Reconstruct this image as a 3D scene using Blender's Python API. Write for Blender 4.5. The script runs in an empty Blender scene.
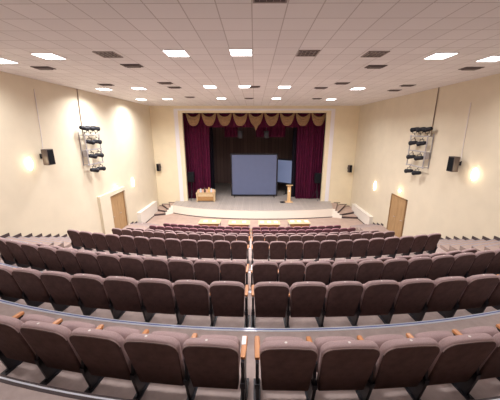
import bpy, bmesh, math, random
from mathutils import Vector, Matrix
random.seed(7)
SC = bpy.context.scene
COL = SC.collection
PI = math.pi
EYE = 7.25            # eye height above the front floor
def Z(z): return z + EYE

# ------------------------------------------------------------------ materials
def mat(name, color, rough=0.7, metal=0.0, noise=0.0, nscale=20.0, bump=0.0, bscale=60.0, emit=None, estr=0.0, spec=0.5, sheen=0.0):
    m = bpy.data.materials.new(name); m.use_nodes = True
    nt = m.node_tree; b = nt.nodes['Principled BSDF']
    b.inputs['Base Color'].default_value = (*color, 1)
    b.inputs['Roughness'].default_value = rough
    b.inputs['Metallic'].default_value = metal
    b.inputs['Specular IOR Level'].default_value = spec
    if sheen:
        b.inputs['Sheen Weight'].default_value = sheen
        b.inputs['Sheen Roughness'].default_value = 0.5
        b.inputs['Sheen Tint'].default_value = (*[min(1, c*1.6+.1) for c in color], 1)
    tc = nt.nodes.new('ShaderNodeTexCoord')
    if noise:
        n = nt.nodes.new('ShaderNodeTexNoise'); n.inputs['Scale'].default_value = nscale; n.inputs['Detail'].default_value = 4
        nt.links.new(tc.outputs['Object'], n.inputs['Vector'])
        r = nt.nodes.new('ShaderNodeValToRGB')
        r.color_ramp.elements[0].position = 0.3; r.color_ramp.elements[1].position = 0.7
        r.color_ramp.elements[0].color = (*[c*(1-noise) for c in color], 1)
        r.color_ramp.elements[1].color = (*[min(1, c*(1+noise)) for c in color], 1)
        nt.links.new(n.outputs['Fac'], r.inputs['Fac']); nt.links.new(r.outputs['Color'], b.inputs['Base Color'])
    if bump:
        n2 = nt.nodes.new('ShaderNodeTexNoise'); n2.inputs['Scale'].default_value = bscale; n2.inputs['Detail'].default_value = 3
        nt.links.new(tc.outputs['Object'], n2.inputs['Vector'])
        bp = nt.nodes.new('ShaderNodeBump'); bp.inputs['Strength'].default_value = bump; bp.inputs['Distance'].default_value = 0.01
        nt.links.new(n2.outputs['Fac'], bp.inputs['Height']); nt.links.new(bp.outputs['Normal'], b.inputs['Normal'])
    if emit:
        b.inputs['Emission Color'].default_value = (*emit, 1); b.inputs['Emission Strength'].default_value = estr
    return m

def mat_wood(name, c1, c2, scale=(1, 12, 12), rough=0.45):
    m = bpy.data.materials.new(name); m.use_nodes = True
    nt = m.node_tree; b = nt.nodes['Principled BSDF']; b.inputs['Roughness'].default_value = rough
    tc = nt.nodes.new('ShaderNodeTexCoord'); mp = nt.nodes.new('ShaderNodeMapping'); mp.inputs['Scale'].default_value = scale
    n = nt.nodes.new('ShaderNodeTexNoise'); n.inputs['Scale'].default_value = 4; n.inputs['Detail'].default_value = 6; n.inputs['Distortion'].default_value = .6
    r = nt.nodes.new('ShaderNodeValToRGB'); r.color_ramp.elements[0].position = .35; r.color_ramp.elements[1].position = .65
    r.color_ramp.elements[0].color = (*c1, 1); r.color_ramp.elements[1].color = (*c2, 1)
    nt.links.new(tc.outputs['Object'], mp.inputs['Vector']); nt.links.new(mp.outputs['Vector'], n.inputs['Vector'])
    nt.links.new(n.outputs['Fac'], r.inputs['Fac']); nt.links.new(r.outputs['Color'], b.inputs['Base Color'])
    return m

def mat_lines(name, color, line, px, py, ox=0.0, oy=0.0, w=0.02, rough=0.8, axes='XY', vary=0.05, bumpd=0.0):
    """a surface ruled in cells px by py with thin joints; axes gives the object axes that are ruled"""
    m = bpy.data.materials.new(name); m.use_nodes = True
    nt = m.node_tree; b = nt.nodes['Principled BSDF']; b.inputs['Roughness'].default_value = rough
    b.inputs['Specular IOR Level'].default_value = .25
    tc = nt.nodes.new('ShaderNodeTexCoord'); sp = nt.nodes.new('ShaderNodeSeparateXYZ')
    nt.links.new(tc.outputs['Object'], sp.inputs[0])
    def M(op, a, bb=None):
        n = nt.nodes.new('ShaderNodeMath'); n.operation = op
        for i, v in enumerate((a, bb)):
            if v is None: continue
            if isinstance(v, (int, float)): n.inputs[i].default_value = v
            else: nt.links.new(v, n.inputs[i])
        return n.outputs[0]
    masks = []; cells = []
    for ax, p, o in ((axes[0], px, ox), (axes[1], py, oy)):
        if not p: continue
        u = M('DIVIDE', M('SUBTRACT', sp.outputs[ax], o), p)
        fr = M('FRACT', u); d = M('MINIMUM', fr, M('SUBTRACT', 1.0, fr))
        masks.append(M('LESS_THAN', d, w / p / 2)); cells.append(M('FLOOR', u))
    mk = masks[0] if len(masks) == 1 else M('MAXIMUM', masks[0], masks[1])
    cb = nt.nodes.new('ShaderNodeCombineXYZ')
    for i, c in enumerate(cells): nt.links.new(c, cb.inputs[i])
    wn = nt.nodes.new('ShaderNodeTexWhiteNoise'); wn.noise_dimensions = '3D'; nt.links.new(cb.outputs[0], wn.inputs['Vector'])
    r = nt.nodes.new('ShaderNodeValToRGB')
    r.color_ramp.elements[0].color = (*[c*(1-vary) for c in color], 1); r.color_ramp.elements[1].color = (*[min(1, c*(1+vary)) for c in color], 1)
    nt.links.new(wn.outputs['Value'], r.inputs['Fac'])
    mx = nt.nodes.new('ShaderNodeMix'); mx.data_type = 'RGBA'
    nt.links.new(mk, mx.inputs['Factor']); nt.links.new(r.outputs['Color'], mx.inputs['A']); mx.inputs['B'].default_value = (*line, 1)
    nt.links.new(mx.outputs['Result'], b.inputs['Base Color'])
    return m

M = {}
M['wall'] = mat('cream_wall_paint', (.69, .62, .485), .75, noise=.03, nscale=1.5, bump=.15, bscale=40)
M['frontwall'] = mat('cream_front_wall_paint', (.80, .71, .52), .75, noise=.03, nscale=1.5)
M['white'] = mat('white_paint', (.80, .76, .70), .6)
M['trimwhite'] = mat('lilac_white_trim', (.78, .76, .80), .6)
M['ceiling'] = mat_lines('ceiling_tiles', (.76, .745, .75), (.50, .47, .465), .6, .6, -.045, 4.989, .02, .9, 'XY', .035)
M['carpet'] = mat('beige_pink_carpet', (.42, .335, .315), .95, noise=.10, nscale=9, bump=.4, bscale=220, spec=.1)
M['stepcarpet'] = mat('brown_step_carpet', (.37, .285, .255), .95, noise=.10, nscale=9, spec=.1)
M['floor'] = mat('pink_brown_floor', (.44, .325, .275), .75, noise=.08, nscale=2, spec=.3)
M['nosing'] = mat('aluminium_nosing', (.74, .75, .82), .35, .25)
M['stepnose'] = mat('grey_blue_step_edge', (.26, .25, .30), .5)
M['nosingblue'] = mat('blue_nosing_band', (.10, .15, .42), .4)  # narrow blue band along the metal nosing
M['skirt'] = mat('dark_brown_skirting', (.06, .04, .042), .6)
M['fabric'] = mat('mauve_seat_fabric', (.37, .265, .265), .9, noise=.10, nscale=90, bump=.35, bscale=400, spec=.15, sheen=.25)
M['panel'] = mat('dark_brown_back_fabric', (.100, .060, .057), .85, noise=.15, nscale=12, bump=.2, bscale=300, spec=.15)
M['fabric2'] = mat('maroon_toned_seat', (.34, .17, .20), .9, noise=.10, nscale=90, bump=.35, bscale=400, spec=.15, sheen=.25)  # redder tone for the two rows nearest the stage
M['panel2'] = mat('dark_maroon_toned_back', (.105, .042, .055), .85, noise=.15, nscale=12)
M['piping'] = mat('pale_piping', (.42, .31, .30), .7)
M['black'] = mat('black_steel', (.022, .021, .028), .38, .3)
M['lampblack'] = mat('lamp_black', (.010, .011, .017), .55, spec=.3)
M['plate'] = mat('white_number_plate', (.66, .62, .60), .35)
M['armwood'] = mat_wood('orange_armrest_wood', (.48, .19, .075), (.60, .27, .11), (8, 1, 8), .35)
M['door'] = mat_wood('brown_door_veneer', (.36, .22, .10), (.43, .275, .135), (2, 2, .4), .5)
M['doorframe'] = mat('door_frame_brown', (.26, .15, .065), .5)
M['stagefloor'] = mat_lines('grey_stage_boards', (.42, .375, .345), (.32, .28, .255), .16, 0, 0, 0, .012, .55, 'XY', .06)
M['stagefront'] = mat('white_stage_front', (.90, .86, .78), .6)
M['maroon'] = mat('maroon_velvet', (.072, .003, .026), .8, noise=.2, nscale=3, sheen=.15, spec=.2)
M['gold'] = mat('gold_satin', (.27, .155, .075), .5, noise=.15, nscale=6, sheen=.2)
M['blackcloth'] = mat('black_wing_cloth', (.010, .008, .014), .9, spec=.1)
M['stageback'] = mat_lines('dark_wood_panelling', (.20, .13, .118), (.09, .058, .054), .42, 0, 0, 0, .03, .6, 'XZ', .18)
M['darkwall'] = mat('dark_stage_wall', (.03, .022, .025), .9)
M['screen'] = mat('blue_projection_screen', (.085, .10, .175), .6, emit=(.23, .27, .46), estr=.10, noise=.03, nscale=2)
M['screen2'] = mat('pale_blue_screen', (.15, .185, .30), .5, emit=(.28, .34, .56), estr=.20, noise=.08, nscale=1)
M['grille'] = mat('speaker_grille', (.007, .008, .011), .7, spec=.15)
M['spkbody'] = mat('speaker_cabinet', (.07, .05, .045), .45)
M['greymetal'] = mat('grey_truss_metal', (.42, .40, .42), .45, .3)
M['pipe'] = mat('dark_brown_conduit', (.20, .14, .11), .5)
M['wirewhite'] = mat('white_cable', (.78, .73, .74), .5)
M['ventdark'] = mat('vent_dark', (.11, .085, .085), .7)
M['ventgrey'] = mat('vent_grey', (.33, .285, .27), .6)
M['lightpanel'] = mat('lit_diffuser', (.9, .9, .9), .5, emit=(1.0, .965, .955), estr=7)
M['lightpanelnear'] = mat('lit_diffuser_dimmer', (.9, .9, .9), .5, emit=(1.0, .965, .955), estr=7)
M['lightframe'] = mat('light_frame', (.75, .73, .74), .5)
M['sconce'] = mat('lit_sconce_glass', (.9, .85, .7), .5, emit=(1.0, .80, .52), estr=9)
M['exit'] = mat('lit_door_lamp', (.9, .8, .6), .5, emit=(1.0, .70, .36), estr=6)
M['lightwood'] = mat_wood('pale_table_wood', (.62, .46, .27), (.70, .54, .33), (1, 8, 8), .4)
M['chestwood'] = mat_wood('golden_chest_wood', (.36, .19, .07), (.46, .26, .105), (1, 8, 8), .5)
M['lecternwood'] = mat_wood('lectern_wood', (.70, .45, .22), (.80, .56, .31), (8, 8, 1), .4)
M['paper'] = mat('white_paper', (.88, .88, .92), .6)
M['ornpink'] = mat('pink_ornament', (.80, .50, .36), .6)
M['orngold'] = mat('gold_ornament', (.72, .50, .20), .4)
M['ornwhite'] = mat('white_blue_ornament', (.62, .68, .82), .5)
M['orndark'] = mat('dark_ornament', (.10, .06, .05), .6)
M['red'] = mat('red_alarm', (.62, .06, .04), .5)
M['lens'] = mat('lamp_lens', (.05, .05, .07), .12)

# ------------------------------------------------------------------ mesh helpers
def obj(name, bm, m, parent=None, smooth=None, loc=None, rotz=None):
    me = bpy.data.meshes.new(name)
    bmesh.ops.recalc_face_normals(bm, faces=bm.faces[:])
    bm.to_mesh(me); bm.free()
    for k in (m if isinstance(m, (list, tuple)) else [m]): me.materials.append(k)
    if smooth is not None:
        for p in me.polygons: p.use_smooth = True
        me.set_sharp_from_angle(angle=math.radians(smooth))
    o = bpy.data.objects.new(name, me); COL.objects.link(o)
    if parent: o.parent = parent
    if loc: o.location = loc
    if rotz is not None: o.rotation_euler = (0, 0, rotz)
    return o
def thing(name, label, cat, loc=(0, 0, 0), rotz=0, group=None):
    o = bpy.data.objects.new(name, None); COL.objects.link(o); o.empty_display_size = .1
    o.location = loc; o.rotation_euler = (0, 0, rotz); o['label'] = label; o['category'] = cat
    if group: o['group'] = group
    return o
def tag(o, label, cat, group=None):
    o['label'] = label; o['category'] = cat
    if group: o['group'] = group
    return o
def struct(name, bm, m, smooth=None):
    o = obj(name, bm, m, None, smooth); o['kind'] = 'structure'; return o
def box(bm, x0, x1, y0, y1, z0, z1, T=None):
    vs = [bm.verts.new((x, y, z)) for x in (x0, x1) for y in (y0, y1) for z in (z0, z1)]
    if T:
        for v in vs: v.co = T @ v.co
    for f in ((0, 1, 3, 2), (4, 6, 7, 5), (0, 4, 5, 1), (2, 3, 7, 6), (0, 2, 6, 4), (1, 5, 7, 3)):
        bm.faces.new([vs[i] for i in f])
    return vs
def bbox(x0, x1, y0, y1, z0, z1, bev=0.0, seg=2):
    bm = bmesh.new(); box(bm, x0, x1, y0, y1, z0, z1)
    if bev: bmesh.ops.bevel(bm, geom=bm.edges[:], offset=bev, segments=seg, affect='EDGES', profile=.5)
    return bm
def cyl(bm, p, q, r, n=10, r2=None):
    p = Vector(p); q = Vector(q); d = q - p; L = d.length
    rot = Vector((0, 0, 1)).rotation_difference(d.normalized()).to_matrix().to_4x4()
    bmesh.ops.create_cone(bm, cap_ends=True, segments=n, radius1=r, radius2=r if r2 is None else r2, depth=L,
                          matrix=Matrix.Translation((p+q)/2) @ rot)
def prism(bm, pts, z0, z1):
    a = [bm.verts.new((x, y, z0)) for x, y in pts]; b = [bm.verts.new((x, y, z1)) for x, y in pts]
    n = len(pts)
    for i in range(n): bm.faces.new((a[i], a[(i+1) % n], b[(i+1) % n], b[i]))
    bm.faces.new(a[::-1]); bm.faces.new(b)
def tube(bm, pts, r, n=6):
    for i in range(len(pts)-1): cyl(bm, pts[i], pts[i+1], r, n)
def lathe(bm, prof, n=20, c=(0, 0, 0)):
    rings = []
    for r, z in prof:
        rings.append([bm.verts.new((c[0]+r*math.cos(2*PI*k/n), c[1]+r*math.sin(2*PI*k/n), c[2]+z)) for k in range(n)])
    for a, b in zip(rings, rings[1:]):
        for k in range(n): bm.faces.new((a[k], a[(k+1) % n], b[(k+1) % n], b[k]))
    bm.faces.new(rings[0][::-1]); bm.faces.new(rings[-1])
def loft(bm, loops):
    R = [[bm.verts.new(p) for p in L] for L in loops]; n = len(R[0])
    for a, b in zip(R, R[1:]):
        for i in range(n): bm.faces.new((a[i], a[(i+1) % n], b[(i+1) % n], b[i]))
    bm.faces.new(R[0][::-1]); bm.faces.new(R[-1])
def outline(wt, wb, h0, h1, rt, rb, n=5, inset=0.0, crown=0.0):
    """rounded trapezium in (x, h); wt/wb half widths at top/bottom"""
    wt -= inset; wb -= inset; h0 += inset; h1 -= inset; rt = max(.004, rt-inset); rb = max(.004, rb-inset)
    P = []
    def arc(cx, cy, r, a0, a1):
        for k in range(n+1):
            a = a0 + (a1-a0)*k/n; P.append((cx+r*math.cos(a), cy+r*math.sin(a)))
    arc(wb-rb, h0+rb, rb, -PI/2, 0); arc(wt-rt, h1-rt, rt, 0, PI/2)
    m = len(P)
    for k in range(1, 4): # crowned top edge
        x = (wt-rt)*(1-2*k/4); P.append((x, h1+crown*(1-(2*k/4-1)**2)))
    arc(-(wt-rt), h1-rt, rt, PI/2, PI); arc(-(wb-rb), h0+rb, rb, PI, 1.5*PI)
    return P

# ------------------------------------------------------------------ room shell
XL, XR, YF, YB, ZC = -9.04, 9.07, 23.54, -3.0, Z(2.034)
T = .25
bm = bmesh.new(); box(bm, XL-T, XR+T, YB-T, 33, -.3, 0); struct('floor', bm, M['floor'])
bm = bmesh.new(); box(bm, XL-T, XR+T, YB-T, YF+.35, ZC, ZC+.2); struct('ceiling', bm, M['ceiling'])
bm = bmesh.new(); box(bm, XL-T, XL, YB-T, YF+.3, 0, ZC); struct('wall_left', bm, M['wall'])
bm = bmesh.new(); box(bm, XR, XR+T, YB-T, YF+.3, 0, ZC); struct('wall_right', bm, M['wall'])
bm = bmesh.new(); box(bm, XL, XR, YB-T, YB, 0, ZC); struct('wall_back', bm, M['wall'])
PX, PT, ZS = 6.28, Z(1.47), Z(-6.45)      # proscenium half width, top, stage level
bm = bmesh.new()
box(bm, XL, -PX, YF, YF+.3, 0, ZC); box(bm, PX, XR, YF, YF+.3, 0, ZC); box(bm, -PX, PX, YF, YF+.3, PT, ZC)
box(bm, -PX, PX, YF+.05, YF+.3, 0, ZS-.2)
struct('wall_front', bm, M['frontwall'])
bm = bmesh.new()
for s in (-1, 1): box(bm, s*(PX+.52)-.17, s*(PX+.52)+.17, YF-.05, YF, ZS, PT+.33)
box(bm, -PX-.35, PX+.35, YF-.05, YF, PT+.17, PT+.33)
struct('trim_1', bm, M['trimwhite'])
# stage house
bm = bmesh.new()
box(bm, -8.4, -8.2, YF+.3, 32.2, 0, ZC+.5); struct('wall_stage_left', bm, M['darkwall'])
bm = bmesh.new(); box(bm, 8.2, 8.4, YF+.3, 32.2, 0, ZC+.5); struct('wall_stage_right', bm, M['darkwall'])
bm = bmesh.new(); box(bm, -8.2, 8.2, 32, 32.2, 0, ZC+.5); struct('wall_stage_back', bm, M['stageback'])
bm = bmesh.new(); box(bm, -8.4, 8.4, YF+.35, 32.2, ZC+.5, ZC+.7); struct('ceiling_stage', bm, M['darkwall'])

# stage platform: curved white front, boarded top
front = []
for k in range(41):
    x = -7.35+14.1*k/40; d = x-.7; front.append((x, 20.62+.0168*d*d+(.00014*d**4 if d < 0 else 0)))
bm = bmesh.new(); prism(bm, front+[(7.2, YF-.001), (-7.4, YF-.001)], 0.001, ZS-.012); struct('stage_front', bm, M['stagefront'], 30)
bm = bmesh.new(); prism(bm, [(x, y-.01) for x, y in front]+[(7.2, YF-.001), (PX-.002, YF-.001), (PX-.002, YF+.31), (8.19, YF+.31), (8.19, 31.99), (-8.19, 31.99), (-8.19, YF+.31), (-PX+.002, YF+.31), (-PX+.002, YF-.001), (-7.4, YF-.001)], ZS-.012, ZS)
struct('stage_floor', bm, M['stagefloor'])
bm = bmesh.new()
for (a, b) in zip(front, front[1:]): prism(bm, [(a[0], a[1]-.012), (b[0], b[1]-.012), b, a], 0.001, .07)
struct('trim_2', bm, M['skirt'])
# winder steps in both front corners
for s, side in ((-1, 'left'), (1, 'right')):
    wx = 9.03 if s < 0 else 9.06
    if s < 0: q0, q1, yf, D1, D2, D3 = Vector((7.36, 22.29)), Vector((7.87, 21.80)), 21.52, 8.72, 8.02, 7.41
    else: q0, q1, yf, D1, D2, D3 = Vector((6.76, 21.26)), Vector((7.48, 21.02)), 20.85, 8.62, 7.85, 7.21
    Q = [q1.lerp(q0, k/4) for k in range(5)]
    qq = lambda k: (Q[k].x, Q[k].y)
    secs = [[qq(1), qq(0), (wx-.27, yf), (wx-.27, yf+.95), (wx, yf+1.1)], [qq(2), qq(1), (wx, yf+1.1), (wx, YF-.002), (D1, YF-.002)],
            [qq(3), qq(2), (D1, YF-.002), (D2, YF-.002)], [qq(4), qq(3), (D2, YF-.002), (D3, YF-.002)]]
    rise = (EYE-6.45)/5
    for i, sec in enumerate(secs):
        z1 = rise*(i+1)
        pts = [(s*x, y) for x, y in sec]
        bm = bmesh.new(); prism(bm, pts, 0.001, z1-.045); o = struct('stage_step', bm, M['floor'])
        bm = bmesh.new(); prism(bm, pts, z1-.045, z1); o2 = obj('tread', bm, M['floor'], o)
        p0, p1 = Vector((s*sec[1][0], sec[1][1])), Vector((s*sec[2][0], sec[2][1]))
        d = (p1-p0).normalized(); nrm = Vector((d.y, -d.x))
        mid = sum((Vector(p) for p in pts), Vector((0, 0)))/len(pts)
        if nrm.dot(mid-p0) > 0: nrm = -nrm
        q = [p0, p1, p1+nrm*.03, p0+nrm*.03]
        bm = bmesh.new(); prism(bm, [(v.x, v.y) for v in q], max(.002, z1-rise*.95), z1); obj('riser', bm, M['skirt'], o)
    # white stepped cheek where the treads meet the curved front
    for k in range(4):
        a0, a1 = Vector((s*Q[k].x, Q[k].y)), Vector((s*Q[k+1].x, Q[k+1].y)); dd = (a1-a0).normalized(); nn = Vector((dd.y, -dd.x))
        if nn.y > 0: nn = -nn
        bm = bmesh.new(); prism(bm, [(v.x, v.y) for v in (a0, a1, a1+nn*.07, a0+nn*.07)], 0.001, rise*(k+1)+.10); struct('stage_cheek', bm, M['stagefront'])
# low white boxes along the side walls
for s, wx, y0, n in ((-1, XL, 18.95, 3), (1, XR, 18.75, 4)):
    bm = bmesh.new(); hb = 1.12 if s < 0 else .9; box(bm, wx, wx-s*.27, y0, 22.4, 0, hb-.06); box(bm, wx, wx-s*.30, y0-.03, 22.4, hb-.06, hb)
    struct('trim_%d' % n, bm, M['white'])
# raised wall panel beside the left door
bm = bmesh.new(); box(bm, XL, XL+.16, 14.35, 15.41, Z(-6.6), Z(-3.70)); box(bm, XL, XL+.16, 15.41, 17.26, Z(-3.955), Z(-3.70)); box(bm, XL, XL+.16, 17.26, 17.36, Z(-6.5), Z(-3.70)); struct('trim_5', bm, M['wall'])

# ------------------------------------------------------------------ rows
# (seats' arc: x of gap, y at gap, z of floor, radius, tilt, seats per side, pitch, first offset, wording)
ROWS = [
 dict(xg=-.045, y=1.96, z=-2.862, R=15.3, t=.032, n=(5, 5), s=.592, word='nearest row'),
 dict(g=.058, xg=-.075, y=3.47, z=-3.20, R=24.0, t=.019, n=(9, 9), s=.578, word='second row from the camera'),
 dict(g=.058, xg=-.11, y=4.88, z=-3.62, R=21.0, t=.030, n=(12, 12), s=.572, word='third row from the camera'),
 dict(xg=-.11, y=6.33, z=-4.38, R=24.0, t=.022, n=(12, 12), s=.572, word='fourth row from the camera'),
 dict(xg=-.14, y=7.83, z=-4.47, R=26.0, t=.020, n=(12, 12), s=.568, word='fifth row from the camera'),
 dict(xg=-.16, y=10.8, z=-5.50, R=33.0, t=.023, n=(12, 12), s=.562, word='sixth row from the camera'),
 dict(xg=-.18, y=12.2, z=-6.00, R=34.0, t=.023, n=(12, 12), s=.562, word='seventh row from the camera'),
 dict(xg=-.20, y=15.2, z=-7.00, R=35.0, t=.025, n=(12, 12), s=.562, word='second row from the stage'),
 dict(xg=-.22, y=16.4, z=-7.25, R=35.0, t=.025, n=(11, 11), s=.562, word='row nearest the stage'),
]
def rowy(r, x):
    cx = r['xg']+r['R']*math.sin(r['t']); cy = r['y']+r['R']*math.cos(r['t'])
    return cy-math.sqrt(r['R']**2-(x-cx)**2)
TX = 7.32
edges = [  # front edge of every tier: row it follows, offset, level
 (0, -1.55, -2.15), (0, -.17, -2.50, 14.), (1, -.25, -2.862, 17.), (2, -.24, -3.20), (3, -.22, -3.62), (4, -.25, -4.38), (4, 1.45, -4.47),
 (5, -.3, -5.0), (6, -.25, -5.5), (6, 1.2, -6.0), (7, -.3, -6.5), (8, -.28, -7.0)]
NX = 48
xs = [-TX+2*TX*k/NX for k in range(NX+1)]
prev = [(x, YB) for x in xs]
for k, (ri, off, z, *cr) in enumerate(edges):
    row = dict(ROWS[ri])
    if cr: row['R'] = cr[0]
    cur = [(x, rowy(row, x)+off) for x in xs]
    bm = bmesh.new()
    prism(bm, prev+cur[::-1], 0.0005, Z(z))
    struct('seating_tier', bm, M['carpet'])
    if k <= 6:
        bm = bmesh.new()
        for b0, b1, mi in ((-.045, -.016, 0), (-.016, .002, 1), (.002, .022, 0)):
            for (a, b) in zip(cur, cur[1:]):
                n0 = len(bm.faces)
                prism(bm, [(a[0], a[1]+b0), (b[0], b[1]+b0), (b[0], b[1]+b1), (a[0], a[1]+b1)], Z(z)-(.035 if b1 > .01 else -.0005), Z(z)+.007)
                bm.faces.ensure_lookup_table()
                for f in bm.faces[n0:]: f.material_index = mi
        struct('tier_nosing', bm, [M['nosing'], M['nosingblue']] if k != 1 else [M['skirt'], M['nosing']])  # edge nearest the camera gets darker colours, standing in for shade
    prev = cur

# side stairs
def stair(side):
    s = -1 if side == 'left' else 1
    wx = XL if s < 0 else XR
    off = 0 if s < 0 else -.16
    tips = [(11.51+off+.455*i, -4.93-.195*i) for i in range(-19, 9)]
    tips = [(y, z) for y, z in tips if z < -1.0]
    tips.append((17.55+off, tips[-1][1]))
    zl = tips[-1][1]
    for j in range(1, 4): tips.append((17.55+off+.6*j, zl-(7.25+zl)*j/4))
    skirt = bmesh.new()
    y_prev = YB
    def edge(y0): # nosing follows the curve of the rows
        return [(wx-s*(abs(wx)-TX)*q, y0-(abs(wx)-TX)*q*.33) for q in (0, .33, .66, 1)]
    pe = None
    for i, (y, z) in enumerate(tips):
        cur = edge(y)
        if pe is None: pe = [(p[0], YB) for p in cur]
        bm = bmesh.new(); prism(bm, pe+cur[::-1], .0005, Z(z)); o = struct('aisle_step', bm, M['stepcarpet'])
        bm = bmesh.new()
        for a, b in zip(cur, cur[1:]): prism(bm, [(a[0], a[1]-.03), (b[0], b[1]-.03), (b[0], b[1]+.004), (a[0], a[1]+.004)], Z(z)-.02, Z(z)+.006)
        obj('step_nosing', bm, M['stepnose'], o)
        ya = y_prev; zb = tips[i+1][1] if i+1 < len(tips) else -7.25
        if not (s < 0 and 15.3 < y < 17.0) :
            segs = [(ya, y)]
            if y > 17 and y < 17.7: segs = [(17.28+off, y)]
            for a, b in segs: box(skirt, wx, wx-s*.025, a, b, Z(z), Z(z)+.12)
            box(skirt, wx, wx-s*.025, y-.01, y+.045, Z(zb), Z(z)+.12)
        y_prev = y; pe = cur
    box(skirt, wx-s*.27, wx-s*.29, 19.4 if s < 0 else 18.8, 21.6, 0, .07)
    struct('baseboard_'+side, skirt, M['skirt'])
    return tips
tl = stair('left'); tr = stair('right')
bm = bmesh.new()
box(bm, -9.0, -8.72, YF-.02, YF, rise_z := (EYE-6.45)/5*2, rise_z+.05)
box(bm, -8.75, -8.05, YF-.02, YF, (EYE-6.45)/5*3, (EYE-6.45)/5*3+.05); box(bm, -8.1, -7.5, YF-.02, YF, (EYE-6.45)/5*4, (EYE-6.45)/5*4+.05)
box(bm, 8.72, 9.0, YF-.02, YF, rise_z, rise_z+.05)
box(bm, 8.05, 8.75, YF-.02, YF, (EYE-6.45)/5*3, (EYE-6.45)/5*3+.05); box(bm, 7.5, 8.1, YF-.02, YF, (EYE-6.45)/5*4, (EYE-6.45)/5*4+.05)
struct('baseboard_front', bm, M['skirt'])

# ------------------------------------------------------------------ theatre seat
LEAN = .175
def lean(h): return LEAN*(.97-h)/.74
def slab(outs, ts, curve=0.0, ln=lean):
    """loft outlines (x,h) at thickness positions ts along +y, leaning"""
    loops = []
    for o, t in zip(outs, ts):
        loops.append([(x, ln(h)+t+curve*(1-(x/.27)**2)*-1, h) for x, h in o])
    bm = bmesh.new(); loft(bm, loops); return bm
def mesh_of(bm, m, smooth=40):
    o = obj('tmp', bm, m, None, smooth); me = o.data; bpy.data.objects.remove(o); return me
O = lambda ins, cr=.012: outline(.277, .248, .225, .945, .125, .02, 6, ins, cr)
back_me = mesh_of(slab([O(.020), O(.006), O(0), O(0), O(.008), O(.03), O(.07)], [-.012, -.002, .012, .05, .07, .085, .092], .012), M['fabric'])
OP = lambda ins: outline(.270, .243, .22, .915, .118, .012, 6, ins, .012)
panel_me = mesh_of(slab([OP(.016), OP(.004), OP(0), OP(0)], [-.026, -.022, -.016, 0.0], .012), M['panel'])
def ring(o, t, r):
    bm = bmesh.new(); pts = [Vector((x, lean(h)+t-.012*(1-(x/.27)**2), h)) for x, h in o]
    pts = [p for p in pts if p.z > .28]
    # order: start bottom right over the top to bottom left
    loops = []
    for i, p in enumerate(pts):
        d = (pts[min(i+1, len(pts)-1)]-pts[max(i-1, 0)]).normalized(); a = Vector((0, 1, 0)); b = d.cross(a).normalized()
        loops.append([p+(a*math.cos(q)+b*math.sin(q))*r for q in (0, PI/3, 2*PI/3, PI, 4*PI/3, 5*PI/3)])
    loft(bm, loops); return bm
pipe_me = mesh_of(ring(OP(-.004), -.012, .0055), M['piping'])
# folded seat cushion
def lean2(h): return .40+(h-.55)*.14
OC = lambda ins: outline(.240, .240, .26, .625, .07, .06, 5, ins, .012)
cush_me = mesh_of(slab([OC(.05), OC(.012), OC(0), OC(0), OC(.012), OC(.05)], [-.062, -.05, -.03, .03, .05, .062], 0, lean2), M['fabric'])
# armrest: bevelled board (on a given seam, x = 0)
bm = bmesh.new()
loft(bm, [[(x*w, y, zz) for x, zz in ((-1, .602), (1, .602), (1, .622), (.8, .630), (-.8, .630), (-1, .622))] for y, w in ((.17, .022), (.19, .028), (.36, .030), (.44, .030), (.46, .024))])
arm_me = mesh_of(bm, M['armwood'], 35)
# steel standard with foot
bm = bmesh.new()
prof = [(.16, .02), (.40, .02), (.37, .30), (.44, .575), (.47, .602), (.13, .602), (.15, .50), (.10, .32)]
a = [bm.verts.new((-.017, y, z)) for y, z in prof]; b = [bm.verts.new((.017, y, z)) for y, z in prof]
for i in range(len(prof)): bm.faces.new((a[i], a[(i+1) % 8], b[(i+1) % 8], b[i]))
bm.faces.new(a[::-1]); bm.faces.new(b)
box(bm, -.04, .04, .10, .46, 0, .02); cyl(bm, (0, .14, .02), (0, .14, .035), .014, 8); cyl(bm, (0, .43, .02), (0, .43, .035), .014, 8)
box(bm, -.026, .026, .10, .17, .30, .36)
leg_me = mesh_of(bm, M['black'], 35)
# little white number plate on top of the back
bm = bmesh.new(); lathe(bm, [(.013, 0), (.013, .003), (.009, .005)], 12)
for v in bm.verts: v.co.x *= 1.15
plate_me = mesh_of(bm, M['plate'], 40)

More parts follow.
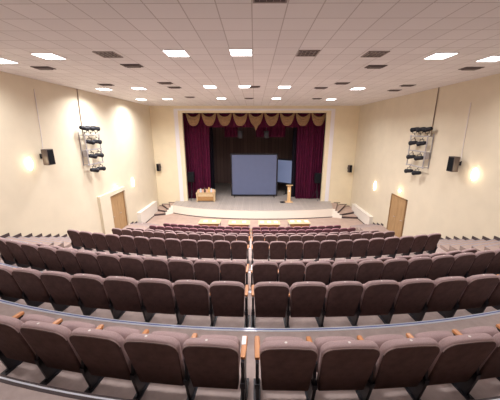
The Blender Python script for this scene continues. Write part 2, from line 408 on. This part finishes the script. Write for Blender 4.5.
def recolour(me, m):
    c = me.copy(); c.materials.clear(); c.materials.append(m); return c
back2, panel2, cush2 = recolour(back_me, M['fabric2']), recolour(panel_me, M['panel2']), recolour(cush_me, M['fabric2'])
def part(name, me, parent, loc=(0, 0, 0), rot=None):
    o = bpy.data.objects.new(name, me); COL.objects.link(o); o.parent = parent; o.location = loc
    if rot: o.rotation_euler = rot
    return o
ORD = ['first', 'second', 'third', 'fourth', 'fifth', 'sixth', 'seventh', 'eighth', 'ninth', 'tenth', 'eleventh', 'twelfth']
for ri, r in enumerate(ROWS):
    for si, s in enumerate((-1, 1)):
        for k in range(r['n'][si]):
            a = s*(r.get('g', .078)+r['s']*(k+.5))
            ph = a/r['R']-r['t']
            cx = r['xg']+r['R']*math.sin(r['t']); cy = r['y']+r['R']*math.cos(r['t'])
            x, y = cx+r['R']*math.sin(ph), cy-r['R']*math.cos(ph)
            where = '%s %s of the central gap' % (ORD[k], 'left' if s < 0 else 'right')
            t = thing('theatre_seat', 'folded %s theatre seat, %s, %s' % ('maroon' if ri >= 7 else 'mauve', r['word'], where), 'seat', (x, y, Z(r['z'])), ph, 'theatre seats in curved rows')
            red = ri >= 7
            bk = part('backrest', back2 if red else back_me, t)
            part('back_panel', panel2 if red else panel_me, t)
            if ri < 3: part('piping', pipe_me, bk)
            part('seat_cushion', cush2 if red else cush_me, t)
            h = r['s']/2
            part('armrest', arm_me, t, (-s*h, 0, 0)); part('leg', leg_me, t, (-s*h, 0, 0))
            if k == r['n'][si]-1:
                part('armrest', arm_me, t, (s*h, 0, 0)); part('leg', leg_me, t, (s*h, 0, 0))
            if ri < 6: part('number_plate', plate_me, t, (-.03, .028, .952), (.05, 0, 0))

# thin white pieces lying on armrests by the central gap
def card(row, a, label, w=.045, l=.12, yy=.385):
    r = ROWS[row]; ph = a/r['R']-r['t']
    cx = r['xg']+r['R']*math.sin(r['t']); cy = r['y']+r['R']*math.cos(r['t'])
    bm = bbox(-w/2, w/2, -l/2, l/2, 0, .004)
    x, y = cx+r['R']*math.sin(ph), cy-r['R']*math.cos(ph)
    d = Vector((-math.sin(ph), math.cos(ph)))
    o = obj('white_piece', bm, M['paper'], None, None, (x+d.x*yy, y+d.y*yy, Z(r['z'])+.6305), ph)
    tag(o, label, 'paper')
card(0, -.078, 'thin white piece on the gap armrest of the nearest row, left side')
card(2, .058, 'thin white piece on the gap armrest of the third row, right side', .05, .22, .36)
card(3, 9*.572+.088, 'white paper card on an armrest at the right end of the fourth row', .12, .16, .4)

# ------------------------------------------------------------------ doors
def door(side, n, y0, y1, z1):
    s = -1 if side == 'left' else 1
    wx = XL if s < 0 else XR
    zb = Z(tl[-5][1] if s < 0 else tr[-5][1])
    z1 = Z(z1)
    fr = bmesh.new()
    box(fr, wx, wx-s*.07, y0-.0, y0+.08, zb, z1); box(fr, wx, wx-s*.07, y1-.08, y1, zb, z1); box(fr, wx, wx-s*.07, y0, y1, z1-.08, z1)
    o = struct('door_%d' % n, fr, M['doorframe'])
    ym = (y0+y1)/2
    for a, b, hy in ((y0+.085, ym-.006, y0+.17), (ym+.006, y1-.085, ym+.12)):
        bm = bbox(min(wx-s*.002, wx-s*.045), max(wx-s*.002, wx-s*.045), a, b, zb+.01, z1-.085)
        lf = obj('door_leaf', bm, M['door'], o)
        bm = bmesh.new(); cyl(bm, (wx-s*.045, hy, zb+1.15), (wx-s*.10, hy, zb+1.15), .018, 8); cyl(bm, (wx-s*.10, hy-.01, zb+1.15), (wx-s*.10, hy+.14, zb+1.15), .014, 8)
        obj('door_handle', bm, M['greymetal'], lf)
door('left', 1, 15.42, 17.25, -3.96); door('right', 2, 14.80, 16.55, -3.98)

# ------------------------------------------------------------------ wall lamps
def dome(bm, c, rx, ry, rz, s, n=10, m=8):
    """half ellipsoid bulging away from the wall: s=-1 left wall bulges to +x"""
    rings = []
    for i in range(m+1):
        th = -PI/2+PI*i/m
        rings.append([bm.verts.new((c[0]-s*rx*math.cos(th)*math.sin(PI*k/n), c[1]-ry*math.cos(th)*math.cos(PI*k/n), c[2]+rz*math.sin(th))) for k in range(n+1)])
    for a, b in zip(rings, rings[1:]):
        for k in range(n): bm.faces.new((a[k], a[k+1], b[k+1], b[k]))
    bmesh.ops.remove_doubles(bm, verts=bm.verts[:], dist=1e-5)
    bmesh.ops.holes_fill(bm, edges=bm.edges[:], sides=0)
for s, y, z, rz, lab in ((-1, 10.36, -1.30, .26, 'lit wall sconce on the left wall beside the large black speaker'),
                     (-1, 18.85, -3.72, .34, 'lit wall sconce on the left wall between door and stage'),
                     (1, 10.60, -1.75, .26, 'lit wall sconce on the right wall beside the large black speaker'),
                     (1, 19.05, -4.02, .34, 'lit wall sconce on the right wall between door and stage')):
    wx = XL if s < 0 else XR
    t = thing('wall_sconce', lab, 'wall lamp', (wx, y, Z(z)), 0, 'lit wall sconces')
    bm = bbox(min(0, -s*.02), max(0, -s*.02), -.05, .05, -.12, .12); obj('back_plate', bm, M['greymetal'], t)
    bm = bmesh.new(); dome(bm, (-s*.02, 0, 0), .09, .085, rz, s); obj('glass_shade', bm, M['sconce'], t, 60)
    l = bpy.data.lights.new('sconce_glow', 'POINT'); l.energy = 3.5; l.color = (1, .82, .58); l.shadow_soft_size = .05
    lo = bpy.data.objects.new('bulb', l); COL.objects.link(lo); lo.parent = t; lo.location = (-s*.22, 0, 0)
for s, y, z, lab in ((-1, 16.40, -3.56, 'small lit lamp above the brown door in the left wall'), (1, 15.72, -3.62, 'small lit lamp above the brown door in the right wall')):
    wx = XL if s < 0 else XR
    t = thing('door_lamp', lab, 'wall lamp', (wx, y, Z(z)))
    bm = bbox(min(0, -s*.03), max(0, -s*.03), -.16, .16, -.09, .09); obj('back_plate', bm, M['white'], t)
    bm = bmesh.new(); dome(bm, (-s*.03, 0, 0), .07, .14, .10, s); obj('glass_shade', bm, M['exit'], t, 60)
    l = bpy.data.lights.new('door_lamp_glow', 'POINT'); l.energy = 4; l.color = (1, .72, .42); l.shadow_soft_size = .05
    lo = bpy.data.objects.new('bulb', l); COL.objects.link(lo); lo.parent = t; lo.location = (-s*.17, 0, 0)
bm = bmesh.new(); cyl(bm, (XL, 17.42, Z(-4.38)), (XL+.05, 17.42, Z(-4.38)), .06, 12); box(bm, XL, XL+.03, 17.33, 17.51, Z(-4.47), Z(-4.29))
tag(obj('fire_alarm_button', bm, M['red']), 'small red fire alarm button beside the left door', 'alarm')

# ------------------------------------------------------------------ loudspeakers
def speaker(name, lab, loc, rotz, w, h, d, brk=None, m='spkbody'):
    t = thing(name, lab, 'speaker', loc, rotz)
    bm = bbox(-w/2, w/2, -d/2, d/2, 0, h, .02, 2); obj('cabinet', bm, M[m], t, 40)
    bm = bbox(-w/2+.03, w/2-.03, -d/2-.012, -d/2+.002, .03, h-.03, .006, 1); obj('grille', bm, M['grille'], t)
    if brk:
        bm = bmesh.new(); cyl(bm, (0, d/2-.01, h*.55), (0, d/2+brk, h*.55), .025, 8); box(bm, -.07, .07, d/2+brk, d/2+brk+.015, h*.4, h*.7); obj('bracket', bm, M['black'], t)
    return t
# front (-y local) turned towards the seats
speaker('wall_speaker', 'large black speaker on a bracket high on the left wall', (XL+.32, 11.0, Z(-1.42)), PI/2-.05, .36, .66, .26, .165)
speaker('wall_speaker', 'large black speaker on a bracket high on the right wall', (XR-.32, 11.45, Z(-1.76)), -PI/2+.05, .36, .66, .26, .165)
speaker('wall_speaker', 'small black speaker on the front wall left of the stage', (-8.62, YF-.30, Z(-3.56)), -.25, .28, .66, .28, .12)
speaker('wall_speaker', 'small black speaker on the front wall right of the stage', (8.60, YF-.30, Z(-3.66)), .25, .28, .66, .28, .12)
def wire(name, lab, pts, r, m, cat='cable'):
    bm = bmesh.new(); tube(bm, pts, r); tag(obj(name, bm, m, None, 60), lab, cat)
wire('speaker_cable', 'thin white cable running down the left wall to the speaker', [(XL+.02, 11.35, ZC-.4), (XL+.02, 11.25, Z(0)), (XL+.02, 11.15, Z(-1.0)), (XL+.10, 11.05, Z(-1.0))], .014, M['wirewhite'])
wire('speaker_cable', 'thin white cable running down the right wall to the speaker', [(XR-.02, 11.55, ZC-.9), (XR-.02, 11.5, Z(-.3)), (XR-.02, 11.45, Z(-1.3)), (XR-.10, 11.45, Z(-1.34))], .014, M['wirewhite'])
wire('conduit_pipe', 'dark conduit running from ceiling to the left lamp ladder', [(XL+.03, 14.1, ZC), (XL+.03, 14.0, Z(.3)), (XL+.03, 14.0, Z(-.3))], .02, M['pipe'], 'pipe')
wire('conduit_pipe', 'dark conduit running from ceiling to the right lamp ladder', [(XR-.03, 13.72, ZC), (XR-.03, 13.7, Z(.3)), (XR-.03, 13.7, Z(-.3))], .022, M['pipe'], 'pipe')

# ------------------------------------------------------------------ lamp ladders on the side walls
def rack(s, ya, yb, zt, zm, zl, lab):
    wx = XL if s < 0 else XR
    xo = wx-s*.30
    side = 'left' if s < 0 else 'right'
    t = thing('lamp_ladder', lab, 'lighting rack', (xo, ya, zl))
    for y in (0, yb-ya):
        bm = bmesh.new(); cyl(bm, (0, y, -.05), (0, y, zt-zl+.05), .032, 8); obj('post', bm, M['greymetal'], t)
    for z in (zt, zm, zl):
        bm = bmesh.new(); cyl(bm, (0, -.10, z-zl), (0, yb-ya+.08, z-zl), .03, 8); obj('rung', bm, M['greymetal'], t)
    for z in (zt, zl):
        for y in (.0, yb-ya): bm = bmesh.new(); box(bm, min(0, s*.30), max(0, s*.30), y-.018, y+.018, z-zl-.018, z-zl+.018); obj('wall_bracket', bm, M['greymetal'], t)
    bm = bmesh.new(); box(bm, min(s*.27, s*.295), max(s*.27, s*.295), -.03, .03, -.05, zt-zl+.15)
    obj('wall_rail', bm, M['greymetal'], t)
    bm = bbox(min(s*.06, s*.22), max(s*.06, s*.22), -.02, .22, (zm-zl)*.55, (zm-zl)*1.0, .01, 1); obj('junction_box', bm, M['greymetal'], t)
    rows = [(zt+.35, 3, 'topmost', 1), (zt-.36, 2, 'second', -1), (zm-.34, 2, 'third', -1), (zl-.33, 2, 'lowest', -1)]
    for z, n, w, up in rows:
        for k in range(n):
            f = (k+.5)/n
            y = ya+(-.22 if n == 3 else .0)+f*(yb-ya+(.15 if n == 3 else .0))
            lampname = {3: ['nearest', 'middle', 'farthest'], 2: ['nearer', 'farther']}[n][k]
            l = thing('stage_lamp', '%s black spotlight in the %s tier of the %s lamp ladder' % (lampname, w, side), 'spotlight', (xo-s*.04, y, z), 0, 'spotlights on the wall ladders')
            ax = Vector((-s*.30, .90, -.16)).normalized()
            R = Vector((0, 0, 1)).rotation_difference(ax).to_matrix().to_4x4()
            bm = bmesh.new(); lathe(bm, [(.05, -.24), (.09, -.21), (.105, -.1), (.105, .12), (.12, .14), (.12, .21), (.10, .21), (.09, .18)], 14)
            bm.transform(R); obj('housing', bm, M['lampblack'], l, 40)
            bm = bmesh.new(); lathe(bm, [(.088, .16), (.088, .18), (.05, .19)], 14); bm.transform(R); obj('lens', bm, M['lens'], l, 40)
            bm = bmesh.new(); side_v = ax.cross(Vector((0, 0, 1))).normalized()*.13
            e = Vector((s*.04, 0, -.30*up))
            top = Vector((0, 0, -.20*up))
            tube(bm, [side_v, side_v+top, -side_v+top, -side_v], .014); cyl(bm, top, e, .016, 6); obj('yoke', bm, M['black'], l)
rack(-1, 13.66, 14.95, Z(-.24), Z(-1.0), Z(-1.76), 'grey wall mounted ladder frame holding spotlights on the left wall')
rack(1, 13.5, 14.95, Z(-.30), Z(-1.08), Z(-1.88), 'grey wall mounted ladder frame holding spotlights on the right wall')

# ------------------------------------------------------------------ ceiling lights and vents
def ceil_light(x, y, lab, m='lightpanel'):
    t = thing('ceiling_light', lab, 'ceiling light', (x, y, ZC), 0, 'square ceiling light panels')
    bm = bmesh.new(); w = .31
    for a in ((-w, -w+.03, -w, w), (w-.03, w, -w, w), (-w+.03, w-.03, -w, -w+.03), (-w+.03, w-.03, w-.03, w)): box(bm, *a, -.014, .0)
    obj('frame', bm, M['lightframe'], t)
    bm = bbox(-w+.03, w-.03, -w+.03, w-.03, -.012, -.002); obj('diffuser', bm, M['lightpanel'], t)
    l = bpy.data.lights.new('panel_light', 'AREA'); l.shape = 'SQUARE'; l.size = .54; l.energy = 48 if m == 'lightpanelnear' else 105; l.color = (1, .965, .955); l.spread = math.radians(150)
    lo = bpy.data.objects.new('lamp', l); COL.objects.link(lo); lo.parent = t; lo.location = (0, 0, -.0145)
rowsL = [('nearest visible row', [(-7.66, 8.6), (-5.83, 8.12), (-2.13, 7.85), (-.36, 7.78), (5.25, 8.14), (7.02, 8.46)]),
         ('middle row', [(-7.68, 14.2), (-5.80, 13.98), (-2.14, 13.46), (-.45, 13.42), (1.46, 13.55), (5.21, 14.1)]),
         ('row nearest the stage', [(-7.69, 18.7), (-5.81, 18.46), (-2.17, 18.22), (1.46, 18.24), (5.22, 18.8)]),
         ('unseen row added overhead', [(-5.8, 2.6), (-.4, 2.4), (5.2, 2.6)])]  # last row is out of view, continues the spacing, added for its light
for w, L in rowsL:
    for i, (x, y) in enumerate(L): ceil_light(x, y, 'lit square ceiling light, %s, %s from the left' % (w, ORD[i]), 'lightpanelnear' if y < 9 else 'lightpanel')
def vent(x, y, lab, w=.56, d=.56, kind='grille'):
    t = thing('ceiling_vent', lab, 'vent', (x, y, ZC), 0, 'ceiling vents')
    bm = bmesh.new(); a, b = w/2, d/2
    for q in ((-a, -a+.03, -b, b), (a-.03, a, -b, b), (-a, a, -b, -b+.03), (-a, a, b-.03, b)): box(bm, *q, -.02, 0)
    obj('frame', bm, M['ventgrey'] if kind == 'grille' else M['ventdark'], t)
    bm = bbox(-a+.02, a-.02, -b+.02, b-.02, -.006, -.001); obj('backing', bm, M['ventdark'], t)
    bm = bmesh.new()
    if kind == 'grille':
        for k in range(1, 5): box(bm, -a+w*k/5-.006, -a+w*k/5+.006, -b, b, -.018, -.004)
        for k in range(1, 3): box(bm, -a, a, -b+d*k/3-.006, -b+d*k/3+.006, -.018, -.004)
        obj('grille', bm, M['ventgrey'], t)
    else:
        for k in range(3):
            f = .85-.26*k
            loft(bm, [[(sx*a*f, sy*b*f, -.004) for sx, sy in ((-1, -1), (1, -1), (1, 1), (-1, 1))], [(sx*a*(f-.14), sy*b*(f-.14), -.05+.012*k) for sx, sy in ((-1, -1), (1, -1), (1, 1), (-1, 1))]])
        obj('cone', bm, M['ventdark'], t)
for x, y, lab in ((.25, 4.66, 'dark grille in the ceiling nearest the camera at the top centre'), (-4.05, 7.95, 'square egg crate grille in the left part of the ceiling'),
                  (1.45, 7.85, 'square egg crate grille right of the central ceiling light'), (3.32, 7.95, 'square egg crate grille between centre and right ceiling lights')):
    vent(x, y, lab)
for x, y, lab in ((-7.08, 9.5, 'small dark ceiling diffuser near the left wall'), (-3.96, 9.2, 'small dark ceiling diffuser behind the left egg crate grille'), (3.99, 9.38, 'small dark ceiling diffuser behind the right egg crate grille'),
                  (7.33, 9.65, 'small dark ceiling diffuser near the right wall'), (-6.81, 12.8, 'small dark diffuser by the leftmost middle ceiling lights'), (-3.95, 12.4, 'small dark diffuser in the left middle of the ceiling'),
                  (-3.9, 13.6, 'small dark diffuser left of the middle row lights'), (-.02, 13.4, 'small dark diffuser touching the central light of the middle row'), (3.29, 13.8, 'small dark diffuser right of the middle row lights'),
                  (3.91, 12.5, 'small dark diffuser in the right middle of the ceiling'), (7.33, 14.6, 'brown ceiling diffuser near the right lamp ladder'), (7.16, 13.1, 'thin dark diffuser above the right lamp ladder'),
                  (-.35, 18.1, 'small dark diffuser between lights nearest the stage'), (4.13, 18.26, 'small dark diffuser near the right end lights by the stage'), (-4.06, 17.4, 'small dark diffuser left of the lights nearest the stage')):
    vent(x, y, lab, .60, .36, 'diffuser')

# ------------------------------------------------------------------ stage drapery
def drape(name, x0, x1, z0, z1, yc, m, lab, folds, amp, gather=0.0, parent=None, seed=1):
    rnd = random.Random(seed); bm = bmesh.new(); NXd = folds*10; NZ = 14
    ph = [rnd.uniform(-.5, .5) for _ in range(folds+2)]
    def pt(i, j, back):
        u = i/NXd; v = j/NZ
        k = u*folds; f0 = ph[int(k)]+(ph[min(int(k)+1, folds+1)]-ph[int(k)])*(k-int(k))
        y = yc+amp*math.sin(2*PI*(k+f0*.4))*(.6+.4*(1-v))+.03*math.sin(9*u+3*v)
        x = x0+(x1-x0)*u
        x += gather*(1-v)*((x0+x1)/2-x)
        return (x, y+(.02 if back else 0), z0+(z1-z0)*v)
    g = [[[bm.verts.new(pt(i, j, b)) for j in range(NZ+1)] for i in range(NXd+1)] for b in (0, 1)]
    for b in (0, 1):
        for i in range(NXd):
            for j in range(NZ):
                q = (g[b][i][j], g[b][i+1][j], g[b][i+1][j+1], g[b][i][j+1]); bm.faces.new(q if b == 0 else q[::-1])
    for i in range(NXd):
        for j in (0, NZ): bm.faces.new((g[0][i][j], g[0][i+1][j], g[1][i+1][j], g[1][i][j]))
    for j in range(NZ):
        for i in (0, NXd): bm.faces.new((g[0][i][j], g[0][i][j+1], g[1][i][j+1], g[1][i][j]))
    o = obj(name, bm, m, None, 60); tag(o, lab, 'curtain'); return o
drape('stage_curtain', -6.7, -4.12, ZS+.01, PT+.1, YF+.95, M['maroon'], 'maroon velvet curtain hanging at the left of the stage', 9, .10, .06, seed=3)
drape('stage_curtain', 3.9, 6.7, ZS+.01, PT+.1, YF+.95, M['maroon'], 'maroon velvet curtain hanging at the right of the stage', 11, .11, .08, seed=5)
drape('wing_cloth', -4.8, -3.9, ZS+.01, PT+.4, YF+1.6, M['blackcloth'], 'black wing cloth behind the left stage curtain', 4, .05, seed=7)
drape('wing_cloth', 3.65, 5.0, ZS+.01, PT+.4, YF+1.6, M['blackcloth'], 'black wing cloth behind the right stage curtain', 4, .05, seed=9)
drape('stage_valance', -6.7, 6.7, Z(.26), PT+.12, YF+.62, M['maroon'], 'maroon valance across the top of the stage behind gold swags', 40, .05, seed=11)
drape('border_cloth', -2.9, -1.62, Z(-.62), ZC+.495, YF+2.6, M['maroon'], 'short maroon border cloth deep over the stage, left of the lanterns', 4, .05, seed=13)
drape('border_cloth', .15, 3.05, Z(-.62), ZC+.495, YF+2.6, M['maroon'], 'short maroon border cloth deep over the stage, right of centre', 7, .05, seed=15)
# nine gold swags
for k in range(9):
    c = .14+1.385*(k-4); w = .66
    mid = k == 4
    bm = bmesh.new(); NU, NV = 28, 22
    def pt(i, j, back):
        u = -1+2*i/NU; v = j/NV
        top = .30*max(0, 1-(u/.78)**2)**.8; bot = 1.08*(1-abs(u)**2.7)**.8
        if mid: bot += .42*max(0, 1-abs(u)/.30)
        zz = top+(bot-top)*v
        fold = .035*math.sin(v*PI*7)*(1-u*u)**.5
        y = YF+.43-(.06+.08*math.sin(v*PI))*(1-u*u)-fold*.7+(.018 if back else 0)
        return (c+u*w, y, PT-.015-zz)
    g = [[[bm.verts.new(pt(i, j, b)) for j in range(NV+1)] for i in range(NU+1)] for b in (0, 1)]
    for b in (0, 1):
        for i in range(NU):
            for j in range(NV): bm.faces.new((g[b][i][j], g[b][i+1][j], g[b][i+1][j+1], g[b][i][j+1]))
    for i in range(NU):
        for j in (0, NV): bm.faces.new((g[0][i][j], g[0][i+1][j], g[1][i+1][j], g[1][i][j]))
    lab = 'gold satin swag with a pointed tail at the centre of the valance' if mid else 'gold satin swag on the stage valance, %s from the %s' % (ORD[k] if k < 4 else ORD[8-k], 'left' if k < 4 else 'right')
    tag(obj('gold_swag', bm, M['gold'], None, 50), lab, 'swag', 'gold swags along the valance')
# stage lanterns hanging below the border
for x, lab in ((-1.35, 'black stage lantern hanging over the stage left of centre'), (1.15, 'black stage lantern hanging over the stage right of centre')):
    t = thing('stage_lantern', lab, 'spotlight', (x, YF+1.9, Z(-.35)))
    bm = bbox(-.22, .22, -.2, .2, -.38, .30, .03, 1); obj('housing', bm, M['black'], t)
    bm = bmesh.new(); cyl(bm, (0, 0, .28), (0, 0, 2.4), .025, 8); obj('hanger', bm, M['black'], t)
    bm = bmesh.new(); cyl(bm, (0, -.2, -.06), (0, -.24, -.06), .16, 16); obj('lens', bm, M['lens'], t)

# ------------------------------------------------------------------ on the stage
def screen(x, y, w, zb, zt, lab, m, rotz=0, legs=True):
    t = thing('projection_screen', lab, 'screen', (x, y, ZS), rotz)
    h0, h1 = zb, zt
    bm = bbox(-w/2, w/2, -.02, .0, h0, h1); obj('screen_surface', bm, m, t)
    bm = bmesh.new(); b = .13
    box(bm, -w/2-b, -w/2, -.05, .03, h0-b, h1+b); box(bm, w/2, w/2+b, -.05, .03, h0-b, h1+b); box(bm, -w/2, w/2, -.05, .03, h1, h1+b); box(bm, -w/2, w/2, -.05, .03, h0-b, h0)
    box(bm, -w/2, w/2, .001, .03, h0, h1)
    obj('frame', bm, M['black'], t)
    for sx in ((-1, 1) if legs else (0,)):
        bm = bmesh.new(); px = sx*(w/2-.2)
        box(bm, px-.04, px+.04, .03, .09, .03, h0+.4); box(bm, px-.05, px+.05, -.4, .5, 0, .04); obj('leg', bm, M['black'], t)
    return t
screen(0, 25.3, 4.35, .22, 4.16, 'large blue projection screen in a black frame standing mid stage', M['screen'])
screen(3.30, 26.5, 2.0, 1.18, 3.50, 'smaller pale blue screen on a stand right of the large screen', M['screen2'], -.62, False)
# speakers on tripods
def tripod_speaker(x, y, h, lab1, lab2):
    t = thing('tripod_stand', lab2, 'stand', (x, y, ZS))
    bm = bmesh.new(); cyl(bm, (0, 0, .25), (0, 0, h), .03, 8); obj('pole', bm, M['black'], t)
    for k in range(3):
        a = 2*PI*k/3+PI/6; bm = bmesh.new(); cyl(bm, (0, 0, .95), (.55*math.cos(a), .55*math.sin(a), .015), .022, 6); obj('leg', bm, M['black'], t)
    sp = speaker('stage_speaker', lab1, (x, y, ZS+h), 0, .55, .92, .40, None, 'lampblack')
tripod_speaker(-5.95, YF+.55, 1.75, 'black speaker on a tripod before the left stage curtain', 'black tripod stand under the speaker at stage left')
tripod_speaker(5.98, YF+.55, 1.65, 'black speaker on a tripod before the right stage curtain', 'black tripod stand under the speaker at stage right')
# wooden lectern
t = thing('lectern', 'tall pale wooden lectern with slanted top at the right of the stage', 'lectern', (3.22, 23.25, ZS))
bm = bbox(-.36, .36, -.24, .24, 0, .07, .01, 1); obj('base', bm, M['lecternwood'], t)
bm = bbox(-.15, .15, -.11, .11, .07, 1.52, .012, 1); obj('column', bm, M['lecternwood'], t)
bm = bmesh.new(); box(bm, -.29, .29, -.27, .27, -.025, .025, Matrix.Translation((0, 0, 1.58)) @ Matrix.Rotation(-.28, 4, 'X')); obj('top_board', bm, M['lecternwood'], t)
bm = bbox(-.05, .05, -.125, -.11, 1.0, 1.16); obj('emblem_plate', bm, M['paper'], t)
bm = bmesh.new(); lathe(bm, [(.30, 0), (.30, .02), (.10, .05), (.05, .07)], 24)
tag(obj('floor_plate', bm, M['black'], None, 40, (2.68, 23.2, ZS)), 'low round black plate on the stage floor left of the lectern', 'stand')
# decorated wooden chest
cx, cyy = -4.52, YF+.02
t = thing('display_table', 'golden wooden display table with drawer front at the left of the stage', 'table', (cx, cyy, ZS))
bm = bmesh.new(); box(bm, -.88, .88, -.34, .34, .80, .86); obj('table_top', bm, M['lightwood'], t)
bm = bbox(-.76, .76, -.27, .30, .10, .80); obj('body', bm, M['chestwood'], t)
bm = bbox(-.70, .70, -.30, -.27, .50, .76, .008, 1); d = obj('drawer_front', bm, M['lightwood'], t)
for sx in (-1, 1):
    bm = bbox(sx*.80-.05, sx*.80+.05, -.32, -.20, 0, .80); obj('leg', bm, M['lightwood'], t)
    bm = bbox(sx*.80-.05, sx*.80+.05, .20, .30, 0, .80); obj('leg', bm, M['lightwood'], t)
bm = bmesh.new()
pts = [(-.86, 0), (.86, 0)]+[(.86-1.72*k/24, -.0+.14+.10*abs(math.sin(k/24*PI*3))) for k in range(25)]
a = [bm.verts.new((x, .27, .86+z)) for x, z in pts]; b = [bm.verts.new((x, .32, .86+z)) for x, z in pts]
for i in range(len(pts)): bm.faces.new((a[i], a[(i+1) % len(pts)], b[(i+1) % len(pts)], b[i]))
bm.faces.new(a); bm.faces.new(b[::-1]); obj('back_board', bm, M['lightwood'], t)
orn = [(-.66, 'ornpink', .14, 'pink'), (-.46, 'ornwhite', .24, 'white and blue'), (-.24, 'ornpink', .18, 'pink'), (-.08, 'orndark', .30, 'dark'), (.12, 'ornpink', .20, 'peach'), (.32, 'orngold', .32, 'gold'), (.52, 'ornwhite', .24, 'white and blue'), (.72, 'ornpink', .18, 'pink')]
for i, (x, m, h, c) in enumerate(orn):
    h *= 1.55
    bm = bmesh.new(); lathe(bm, [(.06, 0), (.105, h*.15), (.115, h*.45), (.06, h*.7), (.08, h*.85), (.03, h)], 12)
    tag(obj('ornament', bm, M[m], None, 50, (cx+x, cyy-.05-.06*(i % 2), ZS+.86)), '%s ornament on the display table, %s from the left' % (c, ORD[i]), 'ornament', 'ornaments on the display table')

# ------------------------------------------------------------------ tables before the stage
tables = [(-3.28, 18.05, -.01), (-1.09, 17.88, -.01), (1.10, 17.88, 0), (3.30, 18.04, .03)]
papers = [(-.32, .32), (-.40, .36), (-.52, 0, .50), (-.48, .02, .56)]
names = ['leftmost', 'second from the left', 'third from the left', 'rightmost']
for (x, y, rz), pp, nm in zip(tables, papers, names):
    t = thing('wooden_table', 'pale wooden table before the stage, %s of four' % nm, 'table', (x, y, 0), rz, 'tables in front of the stage')
    bm = bbox(-.79, .79, -.45, .45, .70, .75, .008, 1); obj('table_top', bm, M['lightwood'], t)
    bm = bmesh.new(); box(bm, -.70, .70, -.38, -.35, .45, .70); obj('modesty_panel', bm, M['chestwood'], t)
    for sx in (-1, 1):
        for sy in (-1, 1):
            bm = bbox(sx*.72-.03, sx*.72+.03, sy*.38-.03, sy*.38+.03, 0, .70); obj('leg', bm, M['greymetal'], t)
    for i, px in enumerate(pp):
        bm = bbox(-.13, .13, -.18, .18, 0, .012)
        o = obj('paper_stack', bm, M['paper'], None, None, (x+px, y+.05, .7505), rz+.05*i)
        tag(o, 'white papers on the %s table, %s from the left' % (nm.replace(' from the left', ''), ORD[i]), 'paper', 'papers on the front tables')

# ------------------------------------------------------------------ light, world, camera
w = bpy.data.worlds.new('World'); SC.world = w; w.use_nodes = True
w.node_tree.nodes['Background'].inputs['Color'].default_value = (.05, .05, .06, 1)
w.node_tree.nodes['Background'].inputs['Strength'].default_value = .3
cam = bpy.data.cameras.new('Camera'); co = bpy.data.objects.new('Camera', cam); COL.objects.link(co)
co.location = (0, 0, EYE); co.rotation_euler = (PI/2-.263, 0, .006)
cam.sensor_width = 36; cam.sensor_fit = 'HORIZONTAL'; cam.lens = 258.716/500*36; cam.shift_x = -2.68/500; cam.clip_end = 200; cam.clip_start = .02
SC.camera = co
SC.cycles.use_denoising = True
SC.cycles.max_bounces = 8; SC.cycles.diffuse_bounces = 6
SC.cycles.sample_clamp_indirect = 8
vs = SC.view_settings; vs.view_transform = 'Standard'; vs.look = 'None'; vs.gamma = 1; vs.exposure = 0.74; vs.use_curve_mapping = False
